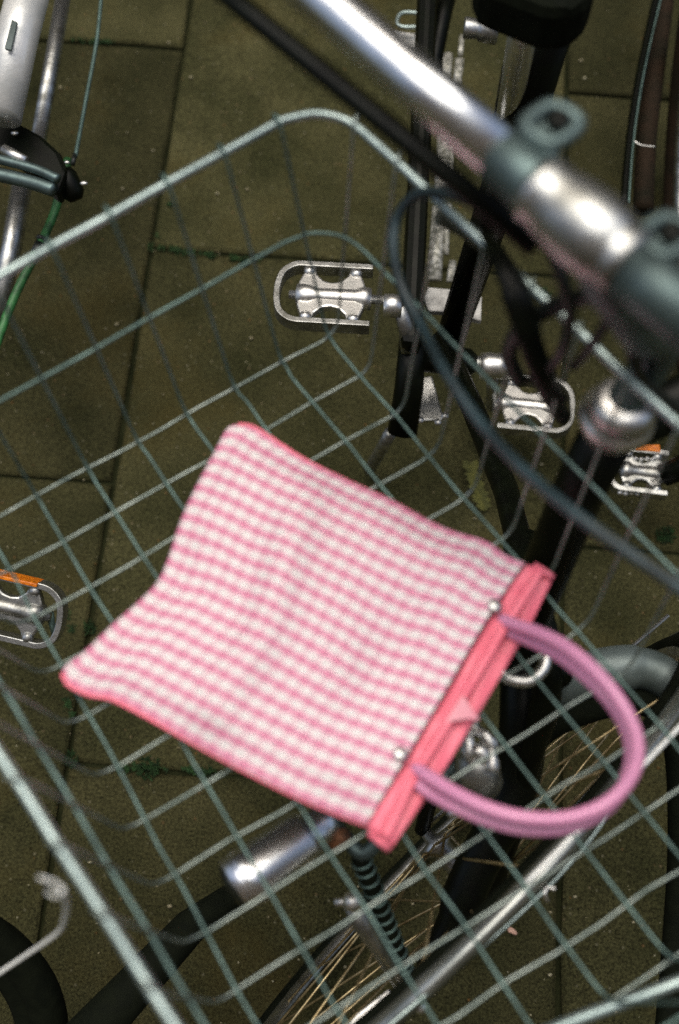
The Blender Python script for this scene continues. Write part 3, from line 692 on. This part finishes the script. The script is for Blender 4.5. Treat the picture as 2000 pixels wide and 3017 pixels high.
# silver kickstand
obj('kickstand', tube([P(1150, 1275, .20), P(1120, 1330, .12), P(1088, 1385, .02)], .0085, 12), 'alloy', bd)
obj('kickstand_plate', plate([P(1238, 1115, .2), P(1272, 1110, .2), P(1308, 1240, .2), P(1215, 1245, .2)], .008), 'alloy', bd, smooth=False, bevel=.002)
for x, y in ((1238, 1238), (1290, 1244), (1310, 1225)): obj('bolt', blob(P(x, y, .205), .0052, (1, 1, .7), 10), 'bright', bd)
obj('bracket_plate', plate([P(1258, 852, .30), P(1327, 858, .30), P(1312, 924, .30), P(1262, 922, .30), (P(1246, 885, .30))], .010), 'plate', bd, smooth=False, bevel=.001)
obj('bracket_plate', plate([P(1400, 875, .28), P(1418, 880, .28), P(1416, 950, .28), P(1377, 942, .28)], .010), 'plate', bd, smooth=False, bevel=.001)
obj('bracket_plate', plate([P(1360, 1130, .2), P(1382, 1132, .2), P(1382, 1190, .2)], .010), 'plate', bd, smooth=False, bevel=.001)
# pale scuffed stays
for pts, r_ in (([(1320, 160), (1312, 235)], .0075), ([(1354, 175), (1345, 250)], .0065), ([(1360, 105), (1356, 165)], .0035), ([(1308, 400), (1300, 565)], .0095), ([(1293, 610), (1280, 825)], .0095), ([(1330, 430), (1322, 570)], .0035), ([(1322, 600), (1314, 750)], .0035), ([(1334, 770), (1326, 830)], .005)):
    obj('stay', tube([P(*p, .16) for p in pts], r_*1.05, 12, flat=.6), 'whitestay', bd)
obj('brake_arm', join(lathe(P(1366, 82, .45), P(1468, 90, .45), [(0, .012), (.05, .0135), (.4, .012), (.45, .015), (.7, .0165), (.95, .0175), (1, .012)])), 'alloy', bd)
obj('down_tube', tube([P(1300, 1000, .30), P(1392, 1200, .38), P(1492, 1450, .46), P(1560, 1720, .55), P(1640, 2000, .62)], .0135, 16), 'black', bd)
obj('fork_leg', tube(spline([P(1545, 1600, .5), P(1545, 2000, .55), P(1520, 2300, .50), P(1400, 2560, .46), P(1300, 2790, .42), P(1240, 2900, .38)], 5), [.021, .022, .022, .020, .015, .010], 16), 'black', bd)
obj('mudguard', tube(spline([P(1560, 2120, .45), P(1620, 2045, .47), P(1710, 1995, .49), P(1830, 1968, .5), P(1930, 1982, .5), P(2020, 2060, .5), P(2070, 2200, .48), P(2080, 2500, .45)], 6), [.014, .020, .022, .022, .020, .018, .016, .014], 14, flat=.9), 'mudguard', bd)
obj('tyre', tube(spline([P(1560, 2180, .44), P(1640, 2130, .46), P(1740, 2090, .48), P(1840, 2068, .49), P(1920, 2080, .49), P(1975, 2140, .48), P(2000, 2260, .46), P(2005, 2500, .42), P(1990, 2760, .38), P(1960, 3120, .34)], 6), .0125, 14), 'rubber', bd)
obj('rim', tube(spline([P(1620, 2140, .43), P(1700, 2110, .45), P(1790, 2090, .46), P(1850, 2086, .46)], 6), .0022, 8), 'zinc', bd)
obj('guard_rod', tube(spline([P(1915, 2095, .5), P(1930, 2150, .5), P(1925, 2210, .5), P(1880, 2280, .5)], 6), .003, 8), 'zinc', bd)

# ------------------------------------------------------------------ silver bicycle at the left edge
bs = thing('bicycle', 'silver bicycle with a green cable at the left edge', 'bicycle', P(20, 700, 0))
obj('top_tube', tube([P(110, -120, .52), P(55, 90, .50), P(0, 345, .48)], .025, 24), 'silver', bs)
obj('decal_recess', plate([P(36, 60, .526), P(52, 68, .526), P(34, 150, .525), P(14, 145, .525)], .004), 'mudguard', bs, smooth=False, bevel=.001)
obj('down_tube', tube([P(195, -60, .36), P(150, 200, .35), P(112, 415, .34)], .0105, 18), 'alloy', bs)
obj('down_tube', tube([P(65, 545, .30), P(35, 720, .28), P(-15, 960, .26)], .0135, 18), 'alloy', bs)
cj = obj('cable', tube(spline([P(300, -30, .33), P(285, 120, .33), P(252, 300, .33), P(222, 462, .33)], 6), .0029, 8), 'zinc', bs)
obj('ferrule', join(tube([P(221, 455, .33), P(213, 485, .33)], .0035, 8)), 'darkcable', cj)
obj('cable', tube(spline([P(200, 470, .31), P(178, 560, .31), P(155, 640, .30), P(108, 742, .30), P(40, 880, .29), P(-20, 1040, .28)], 6), .0058, 12), 'green', bs)
obj('cable_stop', join(tube([P(118, 718, .303), P(106, 745, .303)], .0072, 10), tube([P(124, 700, .303), P(120, 708, .303)], .0072, 10)), 'darkcable', bs)
bk2 = obj('brake_bridge', plate([P(-60, 300, .42), P(30, 365, .42), P(130, 420, .42), P(185, 470, .42), (P(205, 520, .42)), P(180, 590, .42), P(140, 560, .42), P(40, 470, .42), P(-60, 450, .42)], .03), 'black', bs, smooth=False, bevel=.006)
obj('brake_arm', tube(spline([P(-60, 455, .45), P(40, 480, .45), P(110, 500, .45), P(172, 528, .45)], 5), .0058, 12), 'clampgrey', bk2)
obj('brake_arm', tube(spline([P(-60, 505, .44), P(30, 522, .44), P(100, 540, .44), P(160, 560, .44)], 5), .0085, 12), 'clampgrey', bk2)
obj('brake_pad', tube([P(10, 440, .45), P(75, 475, .45)], .0065, 10), 'bright', bk2)
obj('barrel', lathe(P(185, 500, .42), P(225, 590, .40), [(0, .010), (.2, .014), (.8, .014), (1, .008)]), 'black', bk2)
for x, y, r_ in ((43, 392, .0042), (247, 540, .0042), (197, 478, .003)):
    obj('screw', blob(P(x, y, .445), r_, (1.2, .8, .6), 10), 'bright', bk2)
pd3 = pedal(bs, P(30, 1790, .30), P(170, 1808, .30)-P(0, 1768, .30), Vector((-.1, 1, .6)), .115, .070, reflector=True, m='alloy')
obj('toe_peg', tube([P(148, 1805, .29), P(152, 1835, .28), P(163, 1872, .27)], .0042, 8), 'zinc', pd3)

# bicycle wheel at the lower left corner
bl = thing('bicycle', 'dark bicycle whose tyre shows at the lower left corner', 'bicycle', P(-200, 2800, 0))
cw = P(-430, 3170, .30)
wl = wheel(bl, cw, Vector((.85, .5, .0)), Vector((-.45, .6, .75)), .21, .020, 20, 'rubber', 'rubber', 'zinc')

obj('dark_tube', tube([P(800, 2560, .22), P(560, 2730, .24), P(200, 3120, .30)], [.012, .019, .026], 18), 'rubber', bl)  # dark tube covering the dark area at lower left

# ------------------------------------------------------------------ bicycle at the right edge
br = thing('bicycle', 'dark bicycle with a brown walled tyre at the right edge', 'bicycle', P(1980, 400, 0))
cR = P(2110, 420, .33)
wheel(br, cR, Vector((.06, 1, 0)), Vector((-.10, 0, 1)), .335, .021, 28, 'brownwall', 'alloy', 'zinc')
obj('mudguard_wire', tube(spline([P(1960, -60, .22), P(1900, 200, .22), P(1868, 400, .22), P(1852, 600, .22)], 6), .0016, 6), 'zinc', br)
obj('mudguard_edge', tube(spline([P(1945, -60, .20), P(1888, 200, .20), P(1856, 400, .20), P(1838, 600, .20)], 6), .006, 8), 'black', br)
obj('side_wall', tube(spline([P(1965, -60, .16), P(1930, 200, .16), P(1905, 400, .16), P(1895, 620, .16)], 6), .0155, 10), 'brownwall', br)
obj('wire_clip', tube(spline([P(1868, 415, .24), P(1890, 428, .24), P(1930, 432, .24)], 5), .0014, 6), 'bright', br)
pd4 = pedal(br, P(1890, 1392, .12), P(1830, 1385, .12)-P(1940, 1398, .12), Vector((-.05, 1, 0)), .085, .060, m='alloy')
obj('reflector', box(P(1905, 1322, .125), Vector((.017, -.002, 0)), Vector((0, .0055, 0)), Z*.006), 'orange', pd4, smooth=False, bevel=.001)
for i in range(5):
    obj('tooth', blob(P(1872+i*17, 1352+(i % 2)*2, .125), .0042, seg=8), 'bright', pd4)
    obj('tooth', blob(P(1826+i*17, 1452+(i % 2)*3, .12), .0042, seg=8), 'bright', pd4)
obj('crank', tube([P(1955, 1400, .13), P(2050, 1360, .16), P(2200, 1300, .2)], [.016, .018, .016], 14), 'black', br)

# ------------------------------------------------------------------ bicycle beyond the top edge
bt = thing('bicycle', 'bicycle beyond the black one with only its small silver pedal in view', 'bicycle', P(1280, -50, 0))
pt = obj('pedal', tube(spline([P(x, y, .22) for x, y in ((1170, 60), (1185, 38), (1235, 40), (1262, 62), (1235, 78), (1180, 78))], 5, True), .0030, 8, True), 'zincrim', bt)
obj('cage', plate([P(1158, 94, .20), P(1246, 104, .20), P(1238, 150, .20), P(1200, 142, .20), P(1170, 118, .20)], .004), 'plate', pt, smooth=False, bevel=.001)
obj('nut', blob(P(1248, 70, .225), .0062, seg=10), 'bright', pt); obj('nut', blob(P(1255, 122, .2), .003, seg=8), 'bright', pt)
obj('lever', tube([P(1268, 72, .22), P(1298, 40, .23)], .0038, 8), 'zinc', bt); obj('lever', tube([P(1275, -20, .22), P(1262, 14, .22)], .0035, 8), 'zinc', bt)
obj('dark_tube', tube([P(1330, -60, .30), P(1300, 60, .30), P(1278, 170, .28), P(1268, 330, .26)], .013, 12), 'black', bt)
